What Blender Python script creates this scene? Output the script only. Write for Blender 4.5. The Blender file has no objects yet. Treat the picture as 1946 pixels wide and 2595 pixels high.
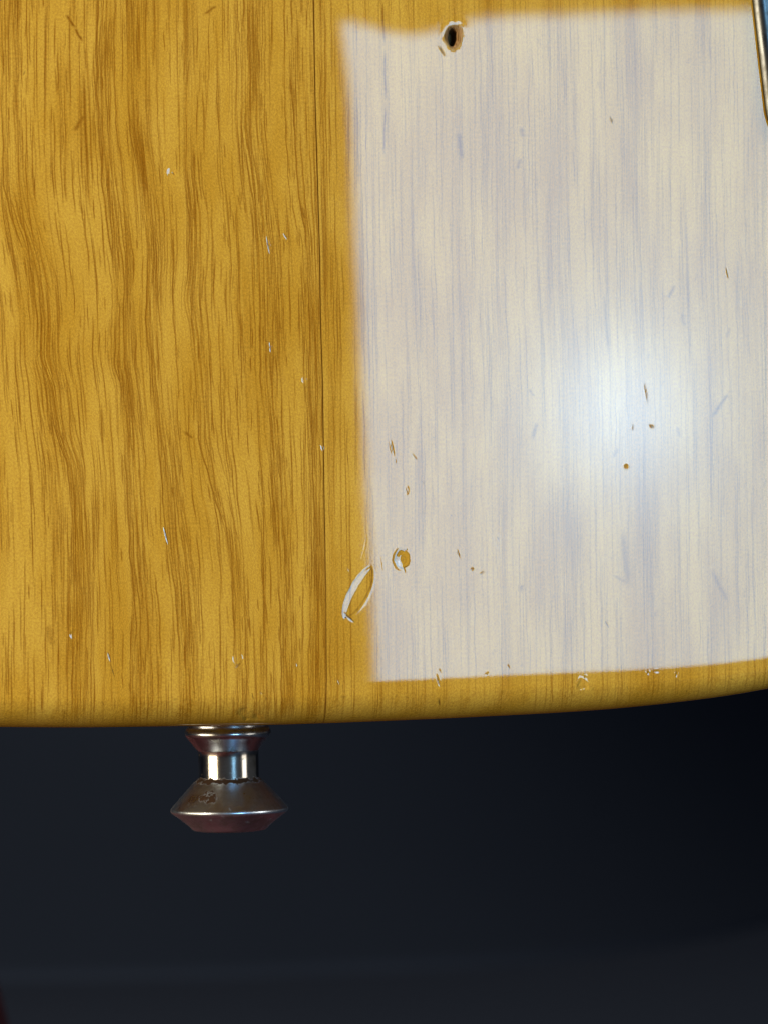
import bpy, bmesh, math
import numpy as np
from mathutils import Vector, Matrix

# ------------------------------------------------------------------ camera, world, lamps
# Units are metres.  The front of the guitar body is the plane Y = 0 and faces -Y.
SRC_W, SRC_H, PXMM = 1946.0, 2595.0, 20.0
CAM_D, CAM_YAW = 0.50, math.radians(8.0)
CX, CZ = 0.0199, 0.0272                        # body point in the middle of the picture
FWD = np.array([math.sin(CAM_YAW), math.cos(CAM_YAW), 0.0])
RGT = np.array([math.cos(CAM_YAW), -math.sin(CAM_YAW), 0.0])
UPV = np.array([0.0, 0.0, 1.0])
EYE = np.array([CX, 0.0, CZ]) - FWD * CAM_D

sc = bpy.context.scene
col = sc.collection
cam_d = bpy.data.cameras.new('camera')
cam = bpy.data.objects.new('camera', cam_d)
col.objects.link(cam)
cam.matrix_world = Matrix(((RGT[0], UPV[0], -FWD[0], EYE[0]), (RGT[1], UPV[1], -FWD[1], EYE[1]),
                           (RGT[2], UPV[2], -FWD[2], EYE[2]), (0, 0, 0, 1)))
cam_d.sensor_fit = 'VERTICAL'
cam_d.sensor_height = 24.0
cam_d.lens = 24.0 * CAM_D / (SRC_H / PXMM / 1000.0)
cam_d.clip_start, cam_d.clip_end = 0.01, 50.0
cam_d.dof.use_dof = True
cam_d.dof.focus_distance = CAM_D - 0.001
cam_d.dof.aperture_fstop = cam_d.lens / 4.2      # a 4 mm wide opening
sc.camera = cam

sc.cycles.use_denoising = True
sc.cycles.filter_width = 1.05
sc.view_settings.view_transform = 'Standard'
sc.view_settings.look = 'None'
sc.view_settings.exposure = 0.0
sc.view_settings.gamma = 1.0
sc.view_settings.use_curve_mapping = False

world = bpy.data.worlds.new('World')
sc.world = world
world.use_nodes = True
wb = world.node_tree.nodes['Background']
wb.inputs['Color'].default_value = (0.95, 0.97, 1.0, 1)
wb.inputs['Strength'].default_value = 0.055


def px_ray(px, py):
    px = np.asarray(px, float); py = np.asarray(py, float)
    k = 1.0 / (PXMM * 1000.0 * CAM_D)
    return FWD + RGT * ((px - SRC_W / 2) * k)[..., None] - UPV * ((py - SRC_H / 2) * k)[..., None]


def px_to(px, py, Y=0.0):
    """where the sight line through a picture point meets the plane at depth Y"""
    r = px_ray(px, py)
    return EYE + r * ((Y - EYE[1]) / r[..., 1])[..., None]


def area_lamp(name, centre, xdir, normal, w, h, radiance, colour):
    l = bpy.data.lights.new(name, 'AREA')
    l.shape = 'RECTANGLE'
    l.size, l.size_y = w, h
    l.color = colour
    l.energy = math.pi * w * h * radiance
    o = bpy.data.objects.new(name, l)
    col.objects.link(o)
    z = -Vector(normal).normalized(); x = Vector(xdir).normalized(); y = z.cross(x).normalized(); x = y.cross(z)
    m = Matrix((x, y, z)).transposed().to_4x4()
    m.translation = Vector(centre)
    o.matrix_world = m
    return o


def mirror_pt(px, py, D):
    """the point at depth -D that the flat front mirrors into this picture point"""
    p = px_to(px, py)
    r = p - EYE
    r = np.array([r[0], -r[1], r[2]])
    return p + r * ((-D - p[1]) / r[1])


# the softbox that is mirrored in the lacquer, with its bulb showing through the cloth
SB_D = 0.55
tl, bl = mirror_pt(877, 54, SB_D), mirror_pt(953, 1744, SB_D)
down = bl - tl
sb_h = float(np.linalg.norm(down))
sb_x = np.array([-down[2], 0, down[0]]) / sb_h
if sb_x[0] < 0: sb_x = -sb_x
tr = mirror_pt(2010, 20, SB_D)
sb_w = float(np.dot(tr - tl, sb_x))
sb_c = (tl + bl) / 2 + sb_x * sb_w / 2
softbox = area_lamp('softbox', sb_c, sb_x, (0, 1, 0), sb_w, sb_h, 1.0, (1, 1, 1))
softbox.data.energy = math.pi * sb_w * sb_h
hot = mirror_pt(1573, 1035, SB_D)
softbox.data.use_nodes = True
nt = softbox.data.node_tree
em = nt.nodes['Emission']
geo = nt.nodes.new('ShaderNodeNewGeometry')
sub = nt.nodes.new('ShaderNodeVectorMath'); sub.operation = 'SUBTRACT'
sub.inputs[1].default_value = tuple(hot)
scl = nt.nodes.new('ShaderNodeVectorMath'); scl.operation = 'MULTIPLY'
scl.inputs[1].default_value = (1.0, 0.0, 1.0)
ln = nt.nodes.new('ShaderNodeVectorMath'); ln.operation = 'LENGTH'
mr = nt.nodes.new('ShaderNodeMapRange'); mr.inputs['From Min'].default_value = 0.0
mr.inputs['From Max'].default_value = 0.115
rmp = nt.nodes.new('ShaderNodeValToRGB')
cr = rmp.color_ramp; cr.interpolation = 'B_SPLINE'
SBK = 1.0
stops = [(0.0, (8.9, 15.6, 22.0)), (0.10, (7.8, 13.9, 19.6)), (0.20, (5.2, 10.2, 15.0)), (0.32, (3.9, 8.2, 12.4)),
         (0.50, (3.4, 7.3, 11.2)), (1.0, (3.3, 7.0, 10.3))]
MAXV = 26.0
for i, (p, c) in enumerate(stops):
    e = cr.elements[i] if i < 2 else cr.elements.new(p)
    e.position = p
    e.color = (c[0] / MAXV, c[1] / MAXV, c[2] / MAXV, 1)
lk = nt.links.new
lk(geo.outputs['Position'], sub.inputs[0]); lk(sub.outputs[0], scl.inputs[0]); lk(scl.outputs[0], ln.inputs[0])
lk(ln.outputs['Value'], mr.inputs['Value']); lk(mr.outputs[0], rmp.inputs[0]); lk(rmp.outputs[0], em.inputs['Color'])
em.inputs['Strength'].default_value = MAXV * SBK

# the two room lamps that light the wood and glint on the strap button
def side_lamp(name, az, dist, zc, w, h, radiance, colour):
    a = math.radians(az)
    c = np.array([math.sin(a) * dist, -math.cos(a) * dist + 0.02, zc])
    n = np.array([0.01, 0.02, 0.03]) - c
    return area_lamp(name, c, (math.cos(a), math.sin(a), 0), n, w, h, radiance, colour)

side_lamp('lamp_left', -68, 0.62, 0.22, 0.44, 0.70, 10.4, (1.0, 0.82, 0.56))
side_lamp('lamp_right', 58, 0.62, 0.22, 0.22, 0.70, 0.6, (1.0, 0.92, 0.80)).data.spread = math.radians(70)

# ------------------------------------------------------------------ small helpers
rng = np.random.default_rng(11)
MM = 0.001


def spline(x, y):
    """natural cubic spline, returned as a function with its slope"""
    x = np.asarray(x, float); y = np.asarray(y, float); n = len(x)
    h = np.diff(x); A = np.zeros((n, n)); b = np.zeros(n); A[0, 0] = A[-1, -1] = 1
    for i in range(1, n - 1):
        A[i, i - 1], A[i, i], A[i, i + 1] = h[i - 1], 2 * (h[i - 1] + h[i]), h[i]
        b[i] = 6 * ((y[i + 1] - y[i]) / h[i] - (y[i] - y[i - 1]) / h[i - 1])
    M = np.linalg.solve(A, b)

    def f(t, d=False):
        t = np.clip(np.asarray(t, float), x[0], x[-1])
        k = np.clip(np.searchsorted(x, t) - 1, 0, n - 2)
        a, c = (x[k + 1] - t) / h[k], (t - x[k]) / h[k]
        if d:
            return (y[k + 1] - y[k]) / h[k] + h[k] / 6 * ((3 * c * c - 1) * M[k + 1] - (3 * a * a - 1) * M[k])
        return a * y[k] + c * y[k + 1] + h[k] ** 2 / 6 * ((a ** 3 - a) * M[k] + (c ** 3 - c) * M[k + 1])
    return f


def vnoise(X, Z, sx, sz, seed):
    """smooth value noise, cells of sx by sz (same units as X, Z), range -1..1"""
    r = np.random.default_rng(seed)
    T = r.uniform(-1, 1, (97, 89))
    a, b = X / sx, Z / sz
    i, j = np.floor(a).astype(int), np.floor(b).astype(int)
    fa, fb = a - i, b - j
    fa = fa * fa * (3 - 2 * fa); fb = fb * fb * (3 - 2 * fb)
    g = lambda p, q: T[p % 97, q % 89]
    return (g(i, j) * (1 - fa) + g(i + 1, j) * fa) * (1 - fb) + (g(i, j + 1) * (1 - fa) + g(i + 1, j + 1) * fa) * fb


def sstep(a, b, x):
    t = np.clip((x - a) / (b - a), 0, 1)
    return t * t * (3 - 2 * t)


def link_mesh(name, me, parent, mats):
    o = bpy.data.objects.new(name, me)
    for m in mats: me.materials.append(m)
    col.objects.link(o)
    o.parent = parent
    return o


def grid_mesh(name, P, smooth=True, wrap=False, shut=0):
    """P: (rows, columns, 3)"""
    R, C = P.shape[:2]
    idx = np.arange(R * C).reshape(R, C)
    if wrap: idx = np.concatenate([idx, idx[:, :1]], 1)
    q = np.stack([idx[:-1, :-1], idx[:-1, 1:], idx[1:, 1:], idx[1:, :-1]], -1).reshape(-1, 4)
    if shut:                                            # join the last row to the first
        q = np.concatenate([q, np.stack([idx[-1, :-1], idx[-1, 1:], idx[0, 1:], idx[0, :-1]], -1)])
    me = bpy.data.meshes.new(name)
    me.vertices.add(R * C)
    me.vertices.foreach_set('co', P.reshape(-1).astype(np.float32))
    me.loops.add(q.size)
    me.loops.foreach_set('vertex_index', q.reshape(-1).astype(np.int32))
    me.polygons.add(len(q))
    me.polygons.foreach_set('loop_start', (np.arange(len(q)) * 4).astype(np.int32))
    me.polygons.foreach_set('use_smooth', np.full(len(q), smooth))
    me.update(calc_edges=True)
    return me


def attr(me, name, data, kind='FLOAT'):
    a = me.attributes.new(name, kind, 'POINT')
    a.data.foreach_set('vector' if kind == 'FLOAT_VECTOR' else 'value', np.ascontiguousarray(data, np.float32).reshape(-1))


# ------------------------------------------------------------------ materials
def new_mat(name):
    m = bpy.data.materials.new(name)
    m.use_nodes = True
    nt = m.node_tree
    return m, nt, nt.nodes['Principled BSDF'], nt.links.new


def nodes_noise(nt, vec, scale, detail=2.0, rough=0.5):
    n = nt.nodes.new('ShaderNodeTexNoise')
    n.inputs['Scale'].default_value = scale
    n.inputs['Detail'].default_value = detail
    n.inputs['Roughness'].default_value = rough
    if vec is not None: nt.links.new(vec, n.inputs['Vector'])
    return n.outputs[0]


def nodes_map(nt, v, a, b, c=0.0, d=1.0, smooth=True):
    n = nt.nodes.new('ShaderNodeMapRange')
    n.interpolation_type = 'SMOOTHSTEP' if smooth else 'LINEAR'
    for k, x in zip(('From Min', 'From Max', 'To Min', 'To Max'), (a, b, c, d)): n.inputs[k].default_value = x
    nt.links.new(v, n.inputs['Value'])
    return n.outputs[0]


def nodes_math(nt, op, a, b=None, clamp=False):
    n = nt.nodes.new('ShaderNodeMath'); n.operation = op; n.use_clamp = clamp
    for i, v in enumerate((a, b)):
        if v is None: continue
        if isinstance(v, (int, float)): n.inputs[i].default_value = v
        else: nt.links.new(v, n.inputs[i])
    return n.outputs[0]


def nodes_mix(nt, f, a, b, mode='MIX'):
    n = nt.nodes.new('ShaderNodeMix'); n.data_type = 'RGBA'; n.blend_type = mode
    for k, v in ((0, f), (6, a), (7, b)):
        if isinstance(v, tuple): n.inputs[k].default_value = v + (1,)
        elif isinstance(v, (int, float)): n.inputs[k].default_value = v
        else: nt.links.new(v, n.inputs[k])
    return n.outputs[2]


def nodes_attr(nt, name):
    n = nt.nodes.new('ShaderNodeAttribute'); n.attribute_name = name
    return n


def scaled(nt, vec, s):
    n = nt.nodes.new('ShaderNodeVectorMath'); n.operation = 'MULTIPLY'
    n.inputs[1].default_value = s
    nt.links.new(vec, n.inputs[0])
    return n.outputs[0]


def make_wood():
    m, nt, p, lk = new_mat('lacquered_wood')
    g = nodes_attr(nt, 'grain').outputs['Vector']            # millimetres: across, into, along the grain
    band = nodes_attr(nt, 'band').outputs['Fac']
    pore = nodes_attr(nt, 'pore').outputs['Fac']
    bare = nodes_attr(nt, 'bare').outputs['Fac']
    fibre = nodes_noise(nt, scaled(nt, g, (2.3, 2.3, 0.07)), 1.0, 4.0, 0.65)
    fine = nodes_noise(nt, scaled(nt, g, (6.5, 6.5, 0.35)), 1.0, 2.0, 0.6)
    cloud = nodes_noise(nt, scaled(nt, g, (0.16, 0.16, 0.05)), 1.0, 3.0, 0.55)
    speck = nodes_noise(nt, scaled(nt, g, (4.2, 4.2, 3.2)), 1.0, 2.0, 0.6)
    c = nodes_mix(nt, nodes_map(nt, cloud, 0.34, 0.66), (0.650, 0.408, 0.060), (0.545, 0.312, 0.032))
    # faint fibre streaks everywhere, strong ones inside the dark bands
    st = nodes_map(nt, fibre, 0.42, 0.64)
    c = nodes_mix(nt, nodes_math(nt, 'MULTIPLY', st, 0.12), c, (0.42, 0.19, 0.008))
    lines = nodes_noise(nt, scaled(nt, g, (4.6, 4.6, 0.05)), 1.0, 2.0, 0.6)
    bs = nodes_math(nt, 'MULTIPLY', band, nodes_map(nt, lines, 0.41, 0.57, 0.12, 0.95))
    c = nodes_mix(nt, nodes_math(nt, 'MULTIPLY', bs, 0.60, True), c, (0.325, 0.135, 0.003))
    green = nodes_math(nt, 'MULTIPLY', band, nodes_map(nt, fine, 0.56, 0.70))
    c = nodes_mix(nt, nodes_math(nt, 'MULTIPLY', green, 0.42), c, (0.36, 0.22, 0.010))
    c = nodes_mix(nt, nodes_math(nt, 'MULTIPLY', pore, 0.95, True), c, (0.215, 0.075, 0.001))
    c = nodes_mix(nt, nodes_math(nt, 'MULTIPLY', nodes_attr(nt, 'endgrain').outputs['Fac'], 0.55), c, (0.40, 0.235, 0.006))
    # the speckle of the figure
    c = nodes_mix(nt, 0.42, c, nodes_mix(nt, nodes_map(nt, speck, 0.30, 0.70, 0, 1, False), (0.30, 0.30, 0.30), (0.74, 0.74, 0.70)), 'OVERLAY')
    bw = nodes_mix(nt, nodes_map(nt, fine, 0.3, 0.7), (0.16, 0.085, 0.028), (0.33, 0.21, 0.10))
    c = nodes_mix(nt, nodes_attr(nt, 'dark_tint').outputs['Fac'], c, (0.075, 0.040, 0.010))
    c = nodes_mix(nt, bare, c, bw)
    c = nodes_mix(nt, nodes_attr(nt, 'pale').outputs['Fac'], c, (0.40, 0.355, 0.27))
    lk(c, p.inputs['Base Color'])
    p.inputs['Roughness'].default_value = 0.6
    p.inputs['Specular IOR Level'].default_value = 0.0
    lk(nodes_math(nt, 'SUBTRACT', 1.0, bare, True), p.inputs['Coat Weight'])
    p.inputs['Coat Roughness'].default_value = 0.025
    p.inputs['Coat IOR'].default_value = 1.5
    return m


def make_metal(name, base, rough, rust=False, lines=0.0, darken=0.0):
    m, nt, p, lk = new_mat(name)
    tc = nt.nodes.new('ShaderNodeTexCoord').outputs['Object']
    cl = nodes_noise(nt, tc, 420.0, 4.0, 0.6)
    p.inputs['Metallic'].default_value = 1.0
    dull = tuple(x * 0.62 for x in base)
    c = nodes_mix(nt, nodes_map(nt, cl, 0.42, 0.66), base, (dull[0], dull[1] * 0.95, dull[2] * 0.85))
    r = nodes_map(nt, cl, 0.3, 0.7, rough * 0.8, rough * 1.3, False)
    if rust:
        sep = nt.nodes.new('ShaderNodeSeparateXYZ'); lk(tc, sep.inputs[0])
        n1 = nodes_noise(nt, tc, 900.0, 4.0, 0.65)
        n2 = nodes_noise(nt, tc, 330.0, 3.0, 0.6)
        # grime gathers in the corner between neck and head and in a few pits on the cone
        ring = nodes_math(nt, 'SUBTRACT', 1.0, nodes_math(nt, 'MULTIPLY', nodes_math(nt, 'ABSOLUTE', nodes_math(nt, 'ADD', sep.outputs[2], RUST_Z)), 1500.0), True)
        f1 = nodes_map(nt, nodes_math(nt, 'ADD', n1, nodes_math(nt, 'MULTIPLY', ring, 0.34)), 0.66, 0.74)
        ax = nodes_math(nt, 'MULTIPLY', nodes_math(nt, 'ADD', sep.outputs[0], 0.0031), 1 / 0.0019)
        az = nodes_math(nt, 'MULTIPLY', nodes_math(nt, 'ADD', sep.outputs[2], RUST_Z + 0.0019), 1 / 0.0011)
        d2 = nodes_math(nt, 'ADD', nodes_math(nt, 'MULTIPLY', ax, ax), nodes_math(nt, 'MULTIPLY', az, az))
        blob = nodes_math(nt, 'SUBTRACT', 1.0, d2, True)
        f2 = nodes_map(nt, nodes_math(nt, 'ADD', n1, nodes_math(nt, 'MULTIPLY', blob, 0.30)), 0.66, 0.72)
        f3 = nodes_map(nt, n1, 0.69, 0.73)
        f = nodes_math(nt, 'MAXIMUM', nodes_math(nt, 'MAXIMUM', f1, f2), nodes_math(nt, 'MULTIPLY', f3, 0.8))
        c = nodes_mix(nt, f, c, nodes_mix(nt, n2, (0.018, 0.008, 0.002), (0.075, 0.030, 0.007)))
        r = nodes_math(nt, 'ADD', r, nodes_math(nt, 'MULTIPLY', f, 0.5), True)
        lk(nodes_math(nt, 'SUBTRACT', 1.0, nodes_math(nt, 'MULTIPLY', f, 0.95)), p.inputs['Metallic'])
    lk(c, p.inputs['Base Color']); lk(r, p.inputs['Roughness'])
    if lines > 0:
        w = nodes_noise(nt, scaled(nt, tc, (60, 60, 9000.0)), 1.0, 3.0, 0.7)
        b = nt.nodes.new('ShaderNodeBump'); b.inputs['Strength'].default_value = lines
        b.inputs['Distance'].default_value = 0.00003
        lk(w, b.inputs['Height']); lk(b.outputs[0], p.inputs['Normal'])
    return m


wood = make_wood()

# ------------------------------------------------------------------ background
def mat_plain(name, c0, c1, scale, rough):
    m, nt, p, lk = new_mat(name)
    tc = nt.nodes.new('ShaderNodeTexCoord').outputs['Object']
    lk(nodes_mix(nt, nodes_noise(nt, tc, scale, 4.0, 0.6), c0, c1), p.inputs['Base Color'])
    p.inputs['Roughness'].default_value = rough
    p.inputs['Specular IOR Level'].default_value = 0.15
    return m


FLOOR_Z = -0.13


def build_background():
    """a dark curtain whose broad fold turns away to the right, and the floor in front of it"""
    xs = np.linspace(-1.7, 2.0, 150)
    zs = np.concatenate([np.linspace(1.6, FLOOR_Z + 0.16, 12), np.linspace(FLOOR_Z + 0.15, FLOOR_Z - 0.004, 40)])
    X, Z = np.meshgrid(xs, zs)
    d = np.clip(X - 0.07, 0, 0.40)  # fold shaped to turn the right side out of the light
    Y = 1.05 + 3.9 * d ** 2 + np.clip(X - 0.42, 0, 9) * 0.25 * np.sin(X * 9) * 0.4
    Y += 0.03 * np.sin(X * 7.0 + 0.6) * (X < 0) * np.clip(-X * 4, 0, 1)
    Y -= (0.22 + 0.4 * np.clip(X - 0.12, 0, 0.35)) * (1 - np.clip((Z - FLOOR_Z) / 0.15, 0, 1)) ** 2.0          # the hem runs out over the floor, more on the right to darken it
    me = grid_mesh('curtain', np.stack([X, Y, Z], -1))
    o = link_mesh('curtain', me, None, [mat_plain('dark_cloth', (0.025, 0.038, 0.074), (0.032, 0.047, 0.088), 2.5, 0.9)])
    o['kind'] = 'structure'
    P = np.array([[(x, y, FLOOR_Z) for x in np.linspace(-1.9, 2.2, 12)] for y in np.linspace(2.2, -1.2, 12)])
    f = link_mesh('floor', grid_mesh('floor', P), None, [mat_plain('grey_floor', (0.047, 0.066, 0.122), (0.054, 0.075, 0.132), 4.0, 0.75)])
    f['kind'] = 'structure'


build_background()


def build_red_cloth():
    """dark red cloth lying on the floor, bunched up on the left: only the edge of the heap is in the picture"""
    xs = np.concatenate([np.linspace(-0.65, -0.12, 50), np.linspace(-0.11, 0.16, 130)])
    ys = np.linspace(-0.75, 0.46, 110)
    X, Y = np.meshgrid(xs, ys)
    e = px_to(6, 2595, 0.25)
    xe = e[0] + 0.0122 + 0.003 * np.sin(Y * 31) + 0.002 * np.sin(Y * 57 + 1)
    h = 0.080 * sstep(0, 0.03, xe - X) * sstep(0, 0.04, X - xe + 0.13) * np.exp(-((Y - 0.25) / 0.05) ** 4)
    h += 0.008 + 0.006 * np.sin(X * 46 + 3 * np.sin(Y * 9)) + 0.004 * np.sin(Y * 38 + X * 21)
    h += 0.006 * sstep(0.0, 0.05, h - 0.05) * np.sin(X * 90 + Y * 33)
    border = np.minimum(np.minimum(X + 0.65, 0.16 - X), np.minimum(Y + 0.75, 0.46 - Y))
    h = 0.002 + h * sstep(0, 0.05, border)
    P = np.stack([X, Y, FLOOR_Z + h], -1)
    me = grid_mesh('red_cloth', P)
    o = link_mesh('red_cloth', me, None, [mat_plain('red_cloth', (0.056, 0.015, 0.020), (0.066, 0.018, 0.024), 30, 0.9)])
    o['label'] = 'out-of-focus dark red cloth at the lower left edge'
    o['category'] = 'cloth'


build_red_cloth()

# ------------------------------------------------------------------ the guitar body
guitar = bpy.data.objects.new('guitar', None)
guitar.location = (0, 0, 0)
col.objects.link(guitar)
guitar['label'] = 'amber lacquered wooden electric guitar body with a metal strap button on its lower end'
guitar['category'] = 'guitar'

THICK, RND = 0.044, 0.0041
# lower outline: measured along the picture, then carried on round the lower bout
ol_px = np.array([(0, 1844), (200, 1845), (450, 1842), (650, 1839.5), (953, 1830), (1300, 1814), (1570, 1796), (1727, 1779), (1946, 1745)], float)
pts = px_to(ol_px[:, 0], ol_px[:, 1], 0.003)
ox = list(pts[:, 0] / MM); oz = list(pts[:, 2] / MM)
ox = [-176, -168, -150, -120, -85, -55] + ox + [88, 110, 135, 155, 165]
oz = [105, 72, 42, 17.5, 5.5, 1.2] + oz + [oz[-1] + 4.9, oz[-1] + 14.5, oz[-1] + 35, oz[-1] + 66, oz[-1] + 98]
outline = spline(ox, oz)                        # mm -> mm

# glue seam between the two planks
seam_px = np.array([(795, -60), (795, 0), (799, 235), (807, 509), (811, 650), (813, 807), (818, 963), (822, 1250), (826, 1485), (828, 1720), (827, 1760)], float)
sp = px_to(seam_px[:, 0], seam_px[:, 1])
seam_f = lambda z: np.interp(z, sp[::-1, 2] / MM, sp[::-1, 0] / MM)     # z mm -> x mm

# growth-ring lines traced down the left plank: x, y picture points
rings_px = {
    'L': [(-90, 0), (-85, 471), (-60, 640), (-20, 807), (-10, 976), (20, 1177), (30, 1388), (30, 1766)],
    'A': [(4, 0), (6, 250), (10, 471), (28, 547), (63, 639), (88, 732), (97, 807), (94, 908), (122, 976), (132, 1043), (147, 1110), (172, 1177), (181, 1262), (185, 1388), (189, 1556), (184, 1766)],
    'C': [(252, 0), (244, 126), (252, 320), (261, 471), (278, 606), (294, 715), (294, 824), (290, 917), (309, 984), (315, 1093), (324, 1262), (332, 1430), (345, 1556), (345, 1766)],
    'D': [(324, 0), (324, 126), (328, 320), (345, 404), (362, 505), (378, 639), (370, 799), (383, 967), (404, 1135), (421, 1346), (442, 1472), (454, 1598), (458, 1766)],
    'E': [(467, 0), (467, 252), (467, 437), (481, 547), (479, 673), (467, 757), (484, 841), (496, 967), (505, 1119), (538, 1236), (572, 1346), (589, 1463), (597, 1598), (601, 1766)],
    'F': [(618, 0), (618, 168), (614, 336), (639, 488), (656, 639), (660, 799), (660, 942), (673, 1093), (690, 1219), (702, 1388), (711, 1556), (715, 1766)],
    'G': [(740, 0), (740, 210), (749, 378), (761, 521), (774, 589), (782, 715), (786, 841), (791, 1009), (795, 1219), (799, 1430), (797, 1598), (794, 1766)],
}
CRES = 0.07                                       # canvas step, mm
x0c, x1c = -40.0, 82.0
z0c, z1c = -4.0, 100.0
cxs = np.arange(x0c, x1c, CRES); czs = np.arange(z0c, z1c, CRES)
NX, NZ = len(cxs), len(czs)


def ring_x(pl):
    a = np.array(pl, float)
    w = px_to(a[:, 0], a[:, 1])
    x, z = w[::-1, 0] / MM, w[::-1, 2] / MM
    f = np.interp(czs, z, x)
    k = np.exp(-0.5 * (np.arange(-40, 41) / 9.0) ** 2); k /= k.sum()
    return np.convolve(np.pad(f, 40, mode='edge'), k, 'valid')


ring_rows = {k: ring_x(v) for k, v in rings_px.items()}
seam_row = seam_f(czs)
keys = ['L', 'A', 'C', 'D', 'E', 'F', 'G']
ru = np.array([float(np.mean(ring_rows[k])) for k in keys])
KX = np.stack([np.minimum(ring_rows[k], seam_row - 0.25) for k in keys] + [seam_row], 0)      # (8, NZ)
KU = np.append(ru, float(np.mean(seam_row)))
KU = np.maximum.accumulate(KU + np.arange(8) * 1e-3)
# left plank: 'across' coordinate u from the traced lines; right plank: gentle drift
U = np.empty((NZ, NX))
drift = lambda z: -0.016 * (z - 60.0) + 0.25 * np.sin(z / 17.0) + 0.12 * np.sin(z / 6.1 + 1)
for j in range(NZ):
    kx = KX[:, j]
    u = np.interp(cxs, kx, KU)
    left = cxs < kx[0]
    u[left] = KU[0] + (cxs[left] - kx[0])
    rt = cxs > kx[-1]
    fade = sstep(0, 12, cxs[rt] - kx[-1])
    u[rt] = KU[-1] + (cxs[rt] - kx[-1]) * (1 - fade) + fade * (cxs[rt] - drift(czs[j]) - KU[-1])
    U[j] = u
XX, ZZ = np.meshgrid(cxs, czs)
is_left = XX < seam_row[:, None]
uo = U + 0.35 * vnoise(U, ZZ, 0.9, 9, 3) + 0.5 * vnoise(U, ZZ, 3.0, 7, 4)
band = np.zeros((NZ, NX))
wid = {'A': 3.6, 'C': 2.9, 'D': 3.2, 'E': 2.2, 'F': 2.7, 'G': 2.8}
lead = {'A': .12, 'C': .9, 'D': .2, 'E': .12, 'F': .3, 'G': 1.0}
amp = {'A': 1.0, 'C': .85, 'D': 1.0, 'E': .95, 'F': .95, 'G': 1.0}
for k, u0 in zip(keys, ru):
    if k not in wid: continue
    d = (0.45 * U + 0.55 * uo) - u0
    if lead[k] < .25: d = 0.85 * (U - u0) + 0.15 * d
    f = sstep(-lead[k], lead[k], d) * (1 - sstep(0.25 * wid[k], wid[k] * (1 + 0.35 * vnoise(U, ZZ, 5, 11, 17)), d))
    f *= amp[k] * (0.72 + 0.38 * vnoise(U * 0 + u0 * 3, ZZ, 9, 8, 23))
    band = np.maximum(band, np.where(is_left, f, 0))
# faint bands between, and soft broad ones in the right plank
band = np.maximum(band, np.where(is_left, 0.42 * sstep(0.25, 0.8, vnoise(uo, ZZ, 1.1, 26, 31)), 0))
rb = px_to(np.array([836, 948, 985, 1050, 1163, 1255, 1418, 1612, 1785, 1905]), np.full(10, 650))[:, 0] / MM
rw = [0.75, 0.35, 0.3, 0.6, 0.42, 1.05, 1.5, 1.8, 1.2, 0.8]
ra = [0.75, 0.45, 0.4, 0.58, 0.7, 0.78, 0.72, 0.7, 0.62, 0.42]
zdr = drift((650 * 0 + sp[4, 2] / MM))
for c_, w_, a_ in zip(rb, rw, ra):
    d = (0.8 * U + 0.2 * uo) - (c_ - zdr if c_ - seam_f(sp[4, 2] / MM) > 6 else c_)
    f = a_ * np.exp(-(d / w_) ** 2) * (0.8 + 0.3 * vnoise(U, ZZ, 4, 14, 41))
    band = np.maximum(band, np.where(is_left, 0, f))
band = np.maximum(band, np.where(is_left, 0, 0.25 * sstep(0.3, 0.85, vnoise(uo, ZZ, 0.8, 40, 37))))
band = np.clip(band, 0, 1)

# pores: short tapering dashes that follow the grain
pore = np.zeros((NZ, NX))


def x_of_u(u, j):
    """x on canvas row(s) j for grain coordinate u"""
    out = np.empty(len(j))
    for n_, (uu, jj) in enumerate(zip(u, j)):
        out[n_] = np.interp(uu, U[jj, ::8], cxs[::8])
    return out


def stamp(xs, js, sig, val):
    ci = np.round((xs - x0c) / CRES).astype(int)
    W = int(3 * sig / CRES) + 2
    off = np.arange(-W, W + 1)
    cc = ci[:, None] + off[None]
    ok = (cc >= 0) & (cc < NX)
    ccl = np.clip(cc, 0, NX - 1)
    dx = x0c + cc * CRES - xs[:, None]
    s = sig if np.ndim(sig) == 0 else sig[:, None]
    v = val[:, None] * np.exp(-(dx / s) ** 2) * ok
    jj = np.broadcast_to(js[:, None], ccl.shape)
    pore[jj, ccl] = np.maximum(pore[jj, ccl], v)


def dash(u, zc, length, sig, val, lean=0.0, wob=0.0):
    j0, j1 = int((zc - length / 2 - z0c) / CRES), int((zc + length / 2 - z0c) / CRES)
    j0, j1 = max(j0, 0), min(j1, NZ - 1)
    if j1 - j0 < 4: return
    js = np.arange(j0, j1)
    t = (czs[js] - zc) / (length / 2)
    ja = js[::10]
    if ja[-1] != js[-1]: ja = np.append(ja, js[-1])
    xa = x_of_u(np.full(len(ja), u), ja)
    xm = float(np.mean(xa))
    xa = xm + 0.5 * (xa - xm) - 0.006 * (czs[ja] - zc)
    ph = rng.uniform(0, 6.28)
    xs = np.interp(js, ja, xa) + lean * t * length / 2 + wob * np.sin(czs[js] * rng.uniform(0.6, 1.5) + ph)
    v = val * np.clip(1 - np.abs(t) ** 3, 0, 1) * (0.9 + 0.1 * np.sin(czs[js] * 0.9 + ph))
    stamp(xs, js, sig, v)


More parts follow.
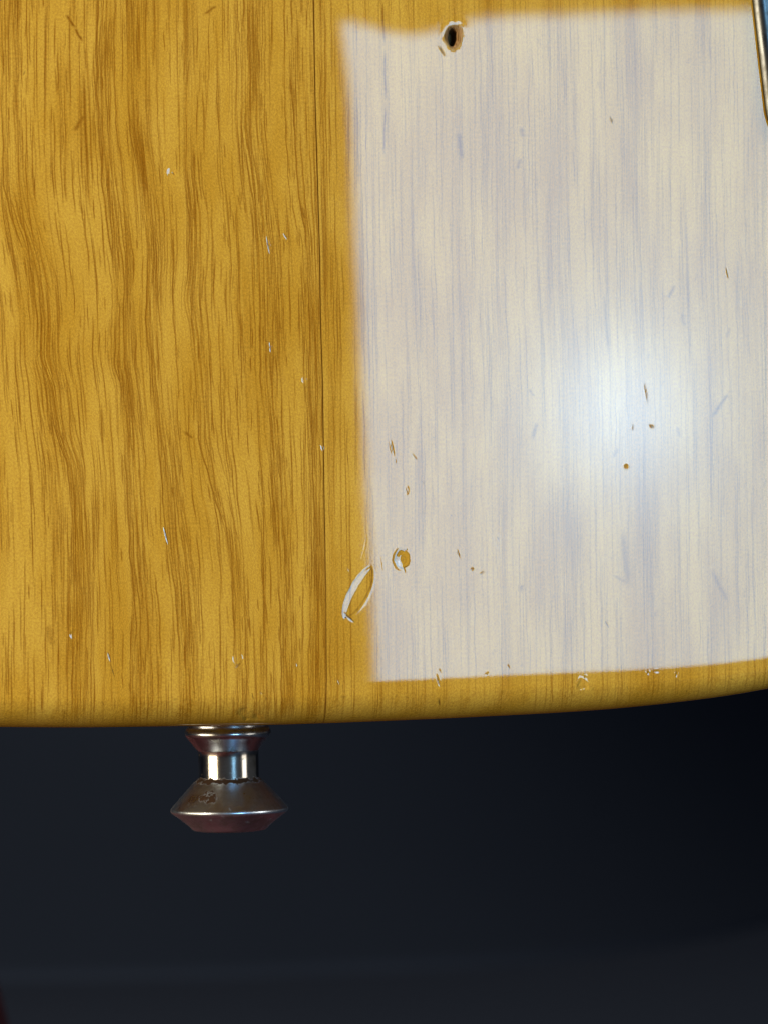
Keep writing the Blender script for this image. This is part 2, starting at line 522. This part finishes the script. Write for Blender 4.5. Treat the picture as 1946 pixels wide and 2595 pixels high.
u_lo, u_hi, u_seam = float(KU[0]) - 4, 84.0, float(KU[-1])
for _ in range(4600):                                   # left plank
    u = rng.uniform(u_lo, u_seam); z = rng.uniform(-2, 98)
    jj = int(np.clip((z - z0c) / CRES, 0, NZ - 1)); ii = int(np.clip((np.interp(u, U[jj, ::8], cxs[::8]) - x0c) / CRES, 0, NX - 1))
    b = band[jj, ii]
    if rng.uniform() > 0.25 + 0.48 * b: continue
    dash(u, z, rng.choice([rng.uniform(1.5, 4), rng.uniform(4, 13), rng.uniform(6, 18)]), rng.uniform(0.050, 0.095), rng.uniform(0.5, 1.0), rng.uniform(-0.02, 0.02), rng.uniform(0, 0.07))
for _ in range(2300):                                   # right plank: finer and longer
    u = rng.uniform(u_seam, u_hi); z = rng.uniform(-2, 98)
    jj = int(np.clip((z - z0c) / CRES, 0, NZ - 1)); ii = int(np.clip((np.interp(u, U[jj, ::8], cxs[::8]) - x0c) / CRES, 0, NX - 1))
    b = band[jj, ii]
    if rng.uniform() > 0.45 + 0.5 * b: continue
    near = u < u_seam + 6.5  # pores further right painted fainter, as if washed out by the softbox reflection
    dash(u, z, rng.uniform(5, 26), rng.uniform(0.05, 0.09) if near else rng.uniform(0.045, 0.085), rng.uniform(0.45, 0.95) if near else rng.uniform(0.2, 0.7), rng.uniform(-0.012, 0.012), rng.uniform(0, 0.07))


def fleck(px0, py0, px1, py1, sig, val):
    a, b = px_to(px0, py0) / MM, px_to(px1, py1) / MM
    if a[2] > b[2]: a, b = b, a
    js = np.arange(int((a[2] - z0c) / CRES), int((b[2] - z0c) / CRES) + 1)
    js = js[(js >= 0) & (js < NZ)]
    if len(js) < 3: return
    t = (czs[js] - a[2]) / (b[2] - a[2])
    stamp(a[0] + (b[0] - a[0]) * t + 0.03 * np.sin(t * 9), js, sig, val * np.clip(np.sin(np.pi * np.clip(t, 0.02, .98)) * 1.6, 0, 1))


for f in [(168, 35, 192, 72, .22, .9), (190, 70, 210, 106, .2, .9), (188, 335, 216, 288, .3, .75), (519, 38, 548, 14, .28, .8),
          (212, 165, 224, 480, .17, .85), (470, 1092, 487, 1112, .3, .8), (762, 520, 775, 560, .25, .7), (96, 740, 110, 790, .15, .5),
          (968, 0, 974, 120, .16, .8), (974, 120, 977, 260, .15, .8), (977, 260, 971, 400, .14, .8), (120, 1580, 135, 1640, .5, .45),
          (1162, 330, 1170, 410, .3, .75), (1800, 1062, 1846, 994, .28, .7), (1575, 1340, 1592, 1490, .45, .5), (1553, 1455, 1590, 1480, .4, .5),
          (1530, 740, 1541, 900, .22, .6), (1348, 1115, 1360, 1070, .25, .6), (1553, 1160, 1565, 1135, .25, .6), (1690, 760, 1708, 722, .22, .6),
          (1340, 985, 1352, 1005, .2, .6), (1310, 430, 1318, 400, .25, .6), (1320, 320, 1326, 350, .3, .6), (1800, 1440, 1845, 1530, .35, .5),
          (1318, 1500, 1323, 1480, .3, .6), (1715, 1080, 1722, 1110, .2, .6), (1726, 790, 1734, 830, .22, .55), (1840, 860, 1848, 830, .2, .5)]:
    fleck(*f)
for _ in range(30):                                     # small ray flecks in the right plank
    x, y = rng.uniform(1180, 1990), rng.uniform(20, 1720)
    l_ = rng.uniform(10, 28); s_ = rng.choice([-1, 1, 1])
    fleck(x, y + l_, x + s_ * l_ * rng.uniform(0.15, 0.5), y, rng.uniform(.10, .2), rng.uniform(.15, .35))
# continuous growth lines: each ring is a sheaf of fine lines, densest at its sharp left border
rows_all = np.arange(NZ)
for k, u0 in zip(keys, ru):
    if k not in wid: continue
    offs = [0.0] + list(np.cumsum(rng.uniform(0.22, 0.55, 7)))
    if lead[k] > .5: offs += [-0.45, -0.85]
    for n_, d_ in enumerate(offs):
        if d_ > wid[k] * 1.05: continue
        xs_ = np.array([np.interp(u0 + d_, U[j, ::4], cxs[::4]) for j in rows_all])
        xs_ += 0.05 * np.sin(czs * rng.uniform(.5, 1.1) + n_) + 0.03 * np.sin(czs * rng.uniform(1.6, 2.6) + n_)
        m_ = sstep(-0.35, 0.25, vnoise(czs, np.full(NZ, 7.0 * n_ + u0), rng.uniform(4, 8), 1.0, 200 + n_ + int(u0 * 3) % 50))
        a_ = (0.85 if d_ == 0 else rng.uniform(0.4, 0.8)) * (0.35 + 0.65 * m_ if d_ == 0 else m_)
        stamp(xs_, rows_all, rng.uniform(0.06, 0.095) if d_ else 0.10, a_ * (xs_ < seam_row - 0.1))
# the dark line of the glue joint
stamp(seam_row - 0.02, np.arange(NZ), 0.085, 0.92 + 0.08 * np.sin(czs * 0.37))
pore = np.clip(pore, 0, 1)

# ---------------------------------------------------------------- relief of the lacquer, millimetres below the front plane
relief = np.zeros((NZ, NX))
seam_d = XX - seam_row[:, None]
bare = np.zeros((NZ, NX))
dark_tint = np.zeros((NZ, NX))                       # darkening painted into the marks to give them depth, and the seam line
pale = np.zeros((NZ, NX))                        # cracked, whitened lacquer
dark_tint += 0.62 * np.exp(-((seam_d + 0.01) / 0.06) ** 2)
S_mm = lambda px, py: px_to(px, py)[[0, 2]] / MM


def local(px, py, ang, rad):
    """window of the canvas around a picture point with coordinates turned by ang"""
    c = S_mm(px, py)
    i0, i1 = int((c[0] - rad - x0c) / CRES), int((c[0] + rad - x0c) / CRES) + 1
    j0, j1 = int((c[1] - rad - z0c) / CRES), int((c[1] + rad - z0c) / CRES) + 1
    i0, j0 = max(i0, 0), max(j0, 0); i1, j1 = min(i1, NX), min(j1, NZ)
    sl = (slice(j0, j1), slice(i0, i1))
    dx, dz = XX[sl] - c[0], ZZ[sl] - c[1]
    ca, sa = math.cos(ang), math.sin(ang)
    return sl, dx * ca + dz * sa, -dx * sa + dz * ca


def nick(px0, py0, px1, py1, w, depth, lip=0.25, darken=0.9):
    """narrow groove between two picture points"""
    a, b = S_mm(px0, py0), S_mm(px1, py1)
    L = float(np.hypot(*(b - a))); ang = math.atan2(b[1] - a[1], b[0] - a[0])
    sl, s, t = local((px0 + px1) / 2, (py0 + py1) / 2, ang, L * 0.8 + w * 4)
    e = np.clip(1 - (np.abs(s) / (L * 0.55)) ** 2, 0, 1) ** 0.7
    wl = 0.75 * w * (0.35 + 0.65 * e)
    if depth > 0.005:
        dark_tint[sl] = np.maximum(dark_tint[sl], darken * e * np.exp(-(t / (0.8 * wl)) ** 2))
    relief[sl] += depth * e * (np.exp(-(t / wl) ** 2) - lip * np.exp(-((np.abs(t) - 1.9 * wl) / (0.8 * wl)) ** 2))


def pit(px, py, rx, rz, depth, lip=0.2, ang=0.0, flat=2.0):
    sl, s, t = local(px, py, ang, max(rx, rz) * 2.6)
    r = np.sqrt((s / rx) ** 2 + (t / rz) ** 2)
    relief[sl] += depth * (np.exp(-r ** (2 * flat)) - lip * np.exp(-((r - 1.35) / 0.28) ** 2))


def ring_dent(px, py, rx, rz, depth, ang=0.0):
    sl, s, t = local(px, py, ang, max(rx, rz) * 2.4)
    r = np.sqrt((s / rx) ** 2 + (t / rz) ** 2)
    relief[sl] += depth * np.exp(-((r - 1) / 0.22) ** 2)


# the long gouge: smooth wall on the left, tilted floor, sharp right lip
def gouge():
    a, b = S_mm(941, 1436), S_mm(872, 1566)
    L = float(np.hypot(*(b - a))); ang = math.atan2(a[1] - b[1], a[0] - b[0])
    sl, s, t = local(906.5, 1501, ang, L * 0.7)
    q = np.clip(s / (L / 2), -1, 1)                       # -1 lower tip, 1 upper tip
    t = -t                                                # positive to the right of the gouge
    bow = 0.25 * (1 - q * q)
    half = 1.18 * np.clip(1 - q ** 2, 0, 1) ** 0.62
    rag = 0.05 * vnoise(s, t, 0.9, 0.9, 61)
    v = (t - bow * 0.4 + rag)
    lw = -half; rw_ = half
    wall = 0.32 * np.clip(1 - q * q, 0, 1) ** 0.4 + 0.10
    dl = np.clip((v - lw) / (1.75 * wall), 0, 1)
    left = dl
    right = sstep(0, 0.16, rw_ - v)
    floor = 0.024 - 0.014 * np.clip((v - lw) / (2 * half + 1e-3), 0, 1)
    f = floor * left * right * (half > 0.05)
    lip = 0.003 * np.exp(-((v - rw_ - 0.16) / 0.13) ** 2) * (np.abs(q) < 0.95) * np.clip(1 - q * q, 0, 1)
    relief[sl] += f - lip
    ed = np.exp(-((v - lw) / 0.09) ** 2) * 0.75 + np.exp(-((v - rw_ + 0.10) / 0.09) ** 2) * 0.85 + np.exp(-((v - lw - 1.75 * wall + .6 * rag) / 0.08) ** 2) * 0.5
    dark_tint[sl] = np.maximum(dark_tint[sl], ed * (half > 0.1) * (np.abs(q) < 0.985) * (0.75 + 0.5 * vnoise(s, t, 0.4, 0.4, 63)))
    # the tail that curls on at the bottom
    nick(870, 1552, 899, 1577, 0.20, 0.010, 0.0)
    nick(893, 1490, 910, 1458, 0.08, 0.004, 0.0)


gouge()


def round_dent():
    sl, s, t = local(1020, 1417, 0.0, 2.6)
    ang = np.arctan2(t, s)
    r = np.sqrt((s / 0.90) ** 2 + (t / 1.12) ** 2) + 0.03 * np.sin(5 * ang + 1) + 0.02 * np.sin(9 * ang)
    wall = 1 - np.clip((r - 0.48) / 0.52, 0, 1)
    f = 0.034 * wall * (1 - 0.42 * s / 0.9) + 0.0012 * np.sin(r * 14 + ang) * np.clip(1 - r / .6, 0, 1)
    relief[sl] += f - 0.004 * np.exp(-((r - 1.18) / 0.14) ** 2) * (1 - 0.7 * np.cos(ang - 0.3))
    dark_tint[sl] = np.maximum(dark_tint[sl], np.exp(-((r - 0.99) / 0.07) ** 2) * (0.55 + 0.3 * np.cos(ang + 2.2)) + 0.45 * np.exp(-((r - 1.15) / 0.16) ** 2) * np.clip(-np.cos(ang + 0.5), 0, 1) + 0.25 * (r < .62) * (0.5 + 0.5 * np.sin(r * 18 + ang)))  # the brown shade outside the left rim is painted in
    nick(1021, 1440, 1026, 1450, 0.09, 0.02, 0.1)
    nick(1022, 1396, 1034, 1390, 0.07, 0.012, 0.1)


round_dent()
# screw hole with swollen, chipped lacquer round it
HOLE = (1149, 92)
sl, s, t = local(HOLE[0], HOLE[1], -0.12, 4.2)
an = np.arctan2(t, s)
r = np.sqrt((s / 1.32) ** 2 + (t / 1.80) ** 2) * (1 + 0.05 * np.sin(3 * an + 2) + 0.03 * np.sin(5 * an))
relief[sl] += -0.0025 * np.exp(-((r - 1.12) / 0.22) ** 2) + 0.22 * (1 - sstep(0.40, 0.92, r)) + 0.010 * vnoise(s, t, 0.45, 0.45, 71) * np.exp(-((r - 0.75) / 0.25) ** 2)
pale[sl] = np.maximum(pale[sl], np.exp(-((r - 0.92) / 0.10) ** 2) * (0.38 + 0.3 * vnoise(s, t, .4, .4, 72)))
r2 = np.sqrt(((s + 0.10) / 0.64) ** 2 + ((t + 0.10) / 1.10) ** 2) * (1 + 0.08 * np.sin(2 * an + 1) + 0.05 * np.sin(5 * an))
relief[sl] += 2.6 * (1 - sstep(0.62, 1.05, r2)) ** 1.3
bare[sl] = np.maximum(bare[sl], 1 - sstep(0.75, 0.98, r))
nick(1110, 114, 1128, 142, 0.12, 0.010, 0.3)

for a in [(990, 1118, 998, 1152, .11, .030), (1000, 1160, 1003, 1176, .05, .006), (1041, 1149, 1056, 1165, .06, .018), (1096, 1108, 1104, 1110, .05, .008),
          (1070, 1220, 1073, 1227, .06, .012), (1157, 1392, 1164, 1415, .07, .026), (1191, 1446, 1200, 1439, .10, .030), (1214, 1458, 1227, 1447, .08, .026),
          (1545, 293, 1553, 316, .12, .014), (1839, 678, 1846, 706, .11, .014), (1632, 970, 1641, 1022, .07, .02), (1645, 1077, 1656, 1084, .14, .03),
          (1603, 1075, 1602, 1095, .06, .012), (1531, 1572, 1542, 1592, .10, .008), (1287, 1685, 1289, 1697, .06, .015), (1140, 1308, 1146, 1304, .06, .010),
          (677, 600, 685, 642, .10, .030), (719, 592, 730, 606, .09, .022), (685, 868, 687, 893, .09, .028), (670, 863, 682, 865, .04, .008),
          (814, 1130, 819, 1140, .09, .03), (416, 1334, 428, 1380, .14, .030), (275, 1652, 282, 1678, .13, .030), (281, 1680, 292, 1718, .07, .015),
          (598, 1693, 612, 1680, .13, .03), (753, 1680, 755, 1690, .08, .02), (640, 1756, 644, 1774, .10, .025), (856, 1722, 862, 1735, .05, .010),
          (1113, 1697, 1116, 1706, .06, .014), (1107, 1712, 1113, 1738, .12, .025), (1230, 1710, 1236, 1706, .10, .02), (60, 190, 66, 178, .08, .008),
          (842, 1476, 850, 1492, .03, .004), (882, 1440, 887, 1448, .04, .008), (1112, 1770, 1116, 1790, .14, .03)]:
    nick(*a)
# hair scratches
for a in [(1052, 1530, 1010, 1640, .045, .0012), (1075, 1590, 1112, 1690, .04, .0010), (1108, 446, 1145, 430, .06, .0016), (1555, 1116, 1610, 1070, .05, .0012),
          (740, 380, 850, 470, .035, .0012), (770, 415, 815, 445, .03, .0012), (1450, 1462, 1490, 1470, .06, .0012), (1160, 1290, 1200, 1240, .04, .0008),
          (700, 1420, 712, 1455, .03, .0012), (1300, 880, 1330, 800, .05, .0008), (1700, 500, 1760, 460, .05, .0010)]:
    nick(*a)
for _ in range(46):                                     # a few dozen barely visible ones
    x, y = rng.uniform(20, 1940), rng.uniform(20, 1740)
    l_ = rng.uniform(10, 60); a_ = rng.uniform(0, math.pi)
    nick(x, y, x + l_ * math.cos(a_), y + l_ * math.sin(a_), .055, rng.uniform(.0005, .0022))
for _ in range(16):                                     # knocks along the rounded edge
    x = rng.uniform(10, 1940); l_ = rng.uniform(5, 16); a_ = rng.uniform(-0.6, 0.6) + math.pi / 2 * rng.choice([0, 1])
    y = float(np.interp(x, ol_px[:, 0], ol_px[:, 1])) - rng.uniform(28, 95)
    nick(x, y, x + l_ * math.cos(a_), y + l_ * math.sin(a_), rng.uniform(.08, .16), rng.uniform(.01, .03), .3, .5)
pit(436, 436, 0.50, 0.55, 0.030, 0.25); nick(438, 436, 443, 444, .12, .03)
pit(189, 1609, 0.48, 0.55, 0.034, 0.25); pit(770, 963, 0.20, 0.24, 0.030, 0.2)
pit(1586, 1182, 0.22, 0.22, 0.045, 0.2); pit(1476, 1430, 0.07, 0.07, 0.02)
ring_dent(606, 1668, 0.62, 0.72, 0.012); pit(606, 1668, 0.3, 0.4, 0.008)
ring_dent(1261, 1366, 0.42, 0.95, 0.0045, 0.2); nick(1259, 1360, 1264, 1372, .06, .012)
ring_dent(1355, 520, 0.35, 0.8, 0.0035, 0.2); ring_dent(1797, 1423, 0.5, 0.55, 0.005); ring_dent(1030, 1243, 0.2, 0.42, 0.010, -.1)
nick(1028, 1236, 1031, 1252, .06, .014)
# chips on the lower edge
for (px, py, rx, rz, dp) in [(1475, 1737, .75, .6, .07), (632, 1812, 1.6, .7, .10), (660, 1818, .8, .4, .06)]:
    sl, s, t = local(px, py, -0.35, 4.0)
    an = np.arctan2(t, s); r = np.sqrt((s / rx) ** 2 + (t / rz) ** 2) * (1 + .14 * np.sin(3 * an + px) + .08 * np.sin(5 * an))
    relief[sl] += dp * (1 - sstep(.7, 1.05, r)) * (1 + .25 * vnoise(s, t, .6, .5, 81)) - .006 * np.exp(-((r - 1.25) / .15) ** 2)

# lacquer sinks a trace into the pores and rolls gently (tens of nanometres to a few microns)
relief += 0.00011 * pore + 0.00006 * band
relief += 0.0016 * vnoise(XX, ZZ, 13.0, 17.0, 91) + 0.0009 * vnoise(XX + .3 * ZZ, ZZ, 7.0, 11.0, 92) + 0.000035 * vnoise(XX, ZZ, 0.8, 0.9, 93)
# a shallow hollow shaped to dip the top edge of the softbox reflection
hx, hz = S_mm(1040, -70)
relief += 0.040 * np.exp(-((XX - hx) / 5.6) ** 2 - ((ZZ - hz) / 8.5) ** 2)


def canvas(A, x, z):
    """bilinear look-up, clamped at the borders"""
    a = np.clip((x - x0c) / CRES, 0, NX - 1.001); b = np.clip((z - z0c) / CRES, 0, NZ - 1.001)
    i, j = a.astype(int), b.astype(int); fa, fb = a - i, b - j
    return (A[j, i] * (1 - fa) + A[j, i + 1] * fa) * (1 - fb) + (A[j + 1, i] * (1 - fa) + A[j + 1, i + 1] * fa) * fb


def stretch(a, b, step0, grow):
    """from a outward to b with growing steps"""
    s, out, x = step0, [], a
    sg = 1 if b > a else -1
    while (b - x) * sg > s * 1.5:
        x += sg * s; out.append(x); s = min(s * grow, 7.0)
    return np.array(out + [b])


DX, DZ = 0.080, 0.130
vx0, vx1 = px_to(-20, 1300)[0] / MM, px_to(1966, 1300)[0] / MM
ztop_v = px_to(973, -20)[2] / MM
seam_mid = float(seam_f(45.0))


def plank(name, side):
    if side < 0:
        n = int((seam_mid - vx0) / DX)
        xs = np.linspace(vx0, seam_mid, n)
        xs = np.concatenate([stretch(vx0, -172.0, DX * 2, 1.25)[::-1], xs])
        far = -172.0
    else:
        n = int((vx1 - seam_mid) / DX)
        xs = np.linspace(seam_mid, vx1, n)
        xs = np.concatenate([xs, stretch(vx1, 161.0, DX * 2, 1.25)])
        far = 161.0
    zb, sl = outline(xs), outline(xs, True)
    nn = np.hypot(sl, 1); nxv, nzv = -sl / nn, 1 / nn
    R = RND / MM - 1.0 * sstep(35.0, 72.0, xs)
    ex, ez = xs + nxv * R, zb + nzv * R                    # where the rounding begins
    ZT = 250.0
    # front rows: from the top down, fine inside the picture
    tops = stretch(ztop_v, ZT, DZ * 2, 1.25)[::-1]
    nr = int((ztop_v - 4.0) / DZ)
    rows = []
    f = np.linspace(0, 1, nr)[:, None]
    inside = ztop_v + (ez[None] - ztop_v) * f
    inside = np.minimum(inside, np.maximum(ez, ztop_v)[None] + 0 * inside) if side == 0 else inside
    # far columns whose edge lies above the picture still run downwards only
    top_fix = np.maximum(ztop_v, ez + 4.0)
    inside = top_fix[None] + (ez[None] - top_fix[None]) * f
    above = tops[:-1, None] * np.ones_like(xs)[None] if False else (top_fix[None] + (ZT - top_fix[None]) * ((tops[:, None] - ztop_v) / (ZT - ztop_v)))
    Zf = np.concatenate([above, inside], 0)
    span = np.clip((Zf - ez[None]) / 25.0, 0, 1)
    Xf = ex[None] + (xs - ex)[None] * span
    Yf = np.zeros_like(Zf)
    # the sanded front falls away a little before the rounding begins
    dist = (Zf - ez[None]) * nzv[None]
    Yf += 0.010 * np.clip(1 - dist / 1.6, 0, 1) ** 2.4 + 0.0004 * np.clip(1 - dist / 9.0, 0, 1) ** 2
    # rounding
    ph = np.linspace(0, math.pi / 2, 46)[1:, None]
    Xr = ex[None] - nxv[None] * R * np.sin(ph)
    Zr = ez[None] - nzv[None] * R * np.sin(ph)
    Yr = 0.0104 * (1 - np.sin(ph)) + R[None] - R[None] * np.cos(ph)
    T = THICK / MM
    ys = np.linspace(0, 1, 14)[1:, None]
    ys = R[None] + (T - 2 * R[None]) * ys
    Xs, Zs, Ys = xs[None] + 0 * ys, zb[None] + 0 * ys, ys
    ph2 = np.linspace(0, math.pi / 2, 10)[1:, None]
    Xb = xs[None] + nxv[None] * R * (1 - np.cos(ph2)); Zb = zb[None] + nzv[None] * R * (1 - np.cos(ph2)); Yb = T - R[None] + R[None] * np.sin(ph2)
    g = np.linspace(0, 1, 8)[1:, None]
    Zk = ez[None] + (ZT - ez[None]) * g; Xk = ex[None] + (xs - ex)[None] * np.clip(g * 3, 0, 1); Yk = T + 0 * Zk
    X = np.concatenate([Xf, Xr, Xs, Xb, Xk]); Y = np.concatenate([Yf, Yr, Ys, Yb, Yk]); Z = np.concatenate([Zf, Zr, Zs, Zb, Zk])
    # bend the columns so that the border column lies on the glue seam; it leans away over the rounding
    wgt = np.exp(-np.abs(X - seam_mid) / 9.0)
    over = np.clip((3.8 - Z) / 4.0, 0, 1) ** 1.3 + np.clip(Y / 44, 0, 1)
    X = X + wgt * (seam_f(np.maximum(Z, 1.0)) - seam_mid - 1.3 * np.clip(over, 0, 1))
    # relief pushes along the surface normal (towards +Y on the front, inward on the rounding)
    dep = canvas(relief, X, Z)
    on_front = (Y < 4.6) & (X > vx0 - 3) & (X < vx1 + 3)
    edge_f = np.clip((ZT - Z) / 2, 0, 1)
    dep = np.where(on_front, dep, 0) * np.where(Z > 98, 0, 1)
    # hair groove where the planks meet
    gs = X - (seam_f(np.maximum(Z, 1.0)) - 1.3 * np.clip(over, 0, 1))
    X = X + side * 0.022 * (np.abs(gs) < 0.02)
    fall = np.clip(Y / R[None], 0, 1)
    Y = Y + dep * np.sqrt(np.clip(1 - fall ** 2, 0.05, 1))
    Z = Z + dep * fall * 0.7
    me = grid_mesh(name, np.stack([X, Y, Z], -1) * MM, shut=1)
    # the grain carries on through the depth of the plank, so the rounding shows end grain
    lean_u = X + 0.55 * np.clip(Y, 0, 44)
    zc_ = np.maximum(Z, 3.0)
    u = canvas(U, lean_u, zc_)
    far_l = X < x0c; u = np.where(far_l, X, u); u = np.where(X > x1c, X, u)
    attr(me, 'grain', np.stack([u, Y * 1.0, Z], -1), 'FLOAT_VECTOR')
    endg = np.clip((Y - 0.25) / 2.5, 0, 1)
    attr(me, 'endgrain', endg)
    attr(me, 'band', canvas(band, lean_u, zc_) * (1 - 0.5 * endg) + 0.20 * endg)
    attr(me, 'pore', canvas(pore, X, np.maximum(Z, 0)) * (1 - 0.85 * endg))
    attr(me, 'pale', np.where(on_front, np.clip(canvas(pale, X, Z), 0, 1), 0))
    attr(me, 'dark_tint', np.where(on_front, np.clip(canvas(dark_tint, X, Z), 0, 1), 0))
    attr(me, 'bare', np.where(on_front, canvas(bare, X, Z), 0))
    o = link_mesh(name, me, guitar, [wood])
    return o


pl = plank('plank', -1)
pl['label'] = 'left plank with wavy dark grain'
pr = plank('plank', 1)
pr['label'] = 'right plank with straight fine grain'

# ------------------------------------------------------------------ strap button
BTN_Y = 0.0215
bc = px_to(578, 1843, BTN_Y)
RUST_Z = 0.0
k_b = (BTN_Y - EYE[1]) / CAM_D / PXMM / 4.1475 * MM      # metres per pixel of the enlarged view at that depth


def lathe(name, prof, parent, mat, seg=96, closed_end=False, jitter=0.0):
    P = []
    for r, z in prof:
        a = np.linspace(0, 2 * math.pi, seg, endpoint=False)
        P.append(np.stack([r * np.cos(a), r * np.sin(a), np.full(seg, z)], -1))
    me = grid_mesh(name, np.array(P), wrap=True)
    if closed_end:
        bm = bmesh.new(); bm.from_mesh(me); bm.verts.ensure_lookup_table()
        n = len(prof)
        bm.faces.new([bm.verts[(n - 1) * seg + i] for i in range(seg)])
        bm.normal_update(); bm.to_mesh(me); bm.free()
    return link_mesh(name, me, parent, [mat])


def prof_smooth(pts, it=2):
    for _ in range(it):
        q = [pts[0]]
        for a, b in zip(pts[:-1], pts[1:]):
            q += [(a[0] * .75 + b[0] * .25, a[1] * .75 + b[1] * .25), (a[0] * .25 + b[0] * .75, a[1] * .25 + b[1] * .75)]
        pts = q + [pts[-1]]
    return pts


def P_(lst):
    return [(r * k_b, -(y - 262) * k_b) for r, y in lst]


RUST_Z = (812 - 262) * k_b
polished = make_metal('polished_nickel', (0.66, 0.65, 0.63), 0.15, True, 0.05)
dulled = make_metal('tarnished_nickel', (0.70, 0.80, 0.94), 0.33, True, 0.10)
flange_m = make_metal('worn_nickel', (0.60, 0.65, 0.71), 0.24, False, 0.10)
neck = lathe('strap_button', P_([(322, 500), (319, 512), (318, 560), (318, 640), (318, 720), (318, 800)]), guitar, polished)
neck.location = tuple(bc); neck.rotation_euler = (0, math.radians(-1.2), 0)
lathe('button_flange', prof_smooth(P_([(300, 190), (425, 195), (428, 262), (446, 282), (456, 318), (446, 352), (412, 392), (370, 448), (334, 492), (318, 508), (300, 512)])), neck, flange_m)
lathe('button_head', prof_smooth(P_([(300, 780), (322, 796), (332, 806), (388, 856), (472, 948), (560, 1046), (606, 1098), (619, 1114), (622, 1130), (617, 1150), (598, 1166)]), 1)
      + P_([(590, 1172), (530, 1215), (470, 1262), (425, 1300), (400, 1328), (380, 1342), (350, 1348)]), neck, dulled, closed_end=True)
neck['label'] = 'worn nickel strap button with rust spots on its flared head'

# ------------------------------------------------------------------ metal plate at the right border
def build_plate():
    a0, a1 = px_to(1903, 0), px_to(1929, 222)
    d = a1 - a0; d /= np.linalg.norm(d)                    # downwards along the left edge
    side = np.array([-d[2], 0, d[0]])
    if side[0] < 0: side = -side
    w, h, rc = 0.042, 0.042, 0.0085
    org = a1 + d * 0.0112                                  # lower left corner of the square outline
    def ring(inset, y, tilt=0.0):
        pts = []
        corners = [((rc, rc), math.pi, 1.5 * math.pi), ((w - rc, rc), 1.5 * math.pi, 2 * math.pi), ((w - rc, h - rc), 0, .5 * math.pi), ((rc, h - rc), .5 * math.pi, math.pi)]
        for (cx_, cy_), t0, t1 in corners:
            for t in np.linspace(t0, t1, 20):
                q = (cx_ + (rc - inset) * math.cos(t), cy_ + (rc - inset) * math.sin(t))
                p = org + side * q[0] - d * q[1]
                pts.append((p[0], y - tilt * (h - q[1]), p[2]))
        return pts
    def slab(name, inset0, y0, y1, e_in, e_h, parent, mat):
        rows = [ring(inset0, -y0), ring(inset0, -(y1 - e_h))]
        for t in np.linspace(0, math.pi / 2, 15)[1:]:
            rows.append(ring(inset0 + e_in * (1 - math.cos(t)), -(y1 - e_h) - e_h * math.sin(t)))
        me = grid_mesh(name, np.array(rows), wrap=True)
        bm = bmesh.new(); bm.from_mesh(me); bm.verts.ensure_lookup_table()
        n = len(rows[0]); b0 = (len(rows) - 1) * n
        bm.faces.new([bm.verts[b0 + i] for i in range(n)])
        bmesh.ops.recalc_face_normals(bm, faces=bm.faces)
        bm.to_mesh(me); bm.free()
        return link_mesh(name, me, parent, [mat])
    m = make_metal('chrome', (0.125, 0.135, 0.145), 0.30)
    o = slab('cover_plate', 0.0, 0.0003, 0.0015, 0.0014, 0.0011, guitar, m)
    o['label'] = 'chrome plate with a rounded corner at the right border'
    slab('plate_shade', 0.0002, 0.00002, 0.0004, 0.0001, 0.0001, o, mat_plain('black_shade', (0.012, 0.012, 0.013), (0.02, 0.02, 0.02), 400, 0.6))  # black slab added as shade along the plate edge, not a real part


build_plate()
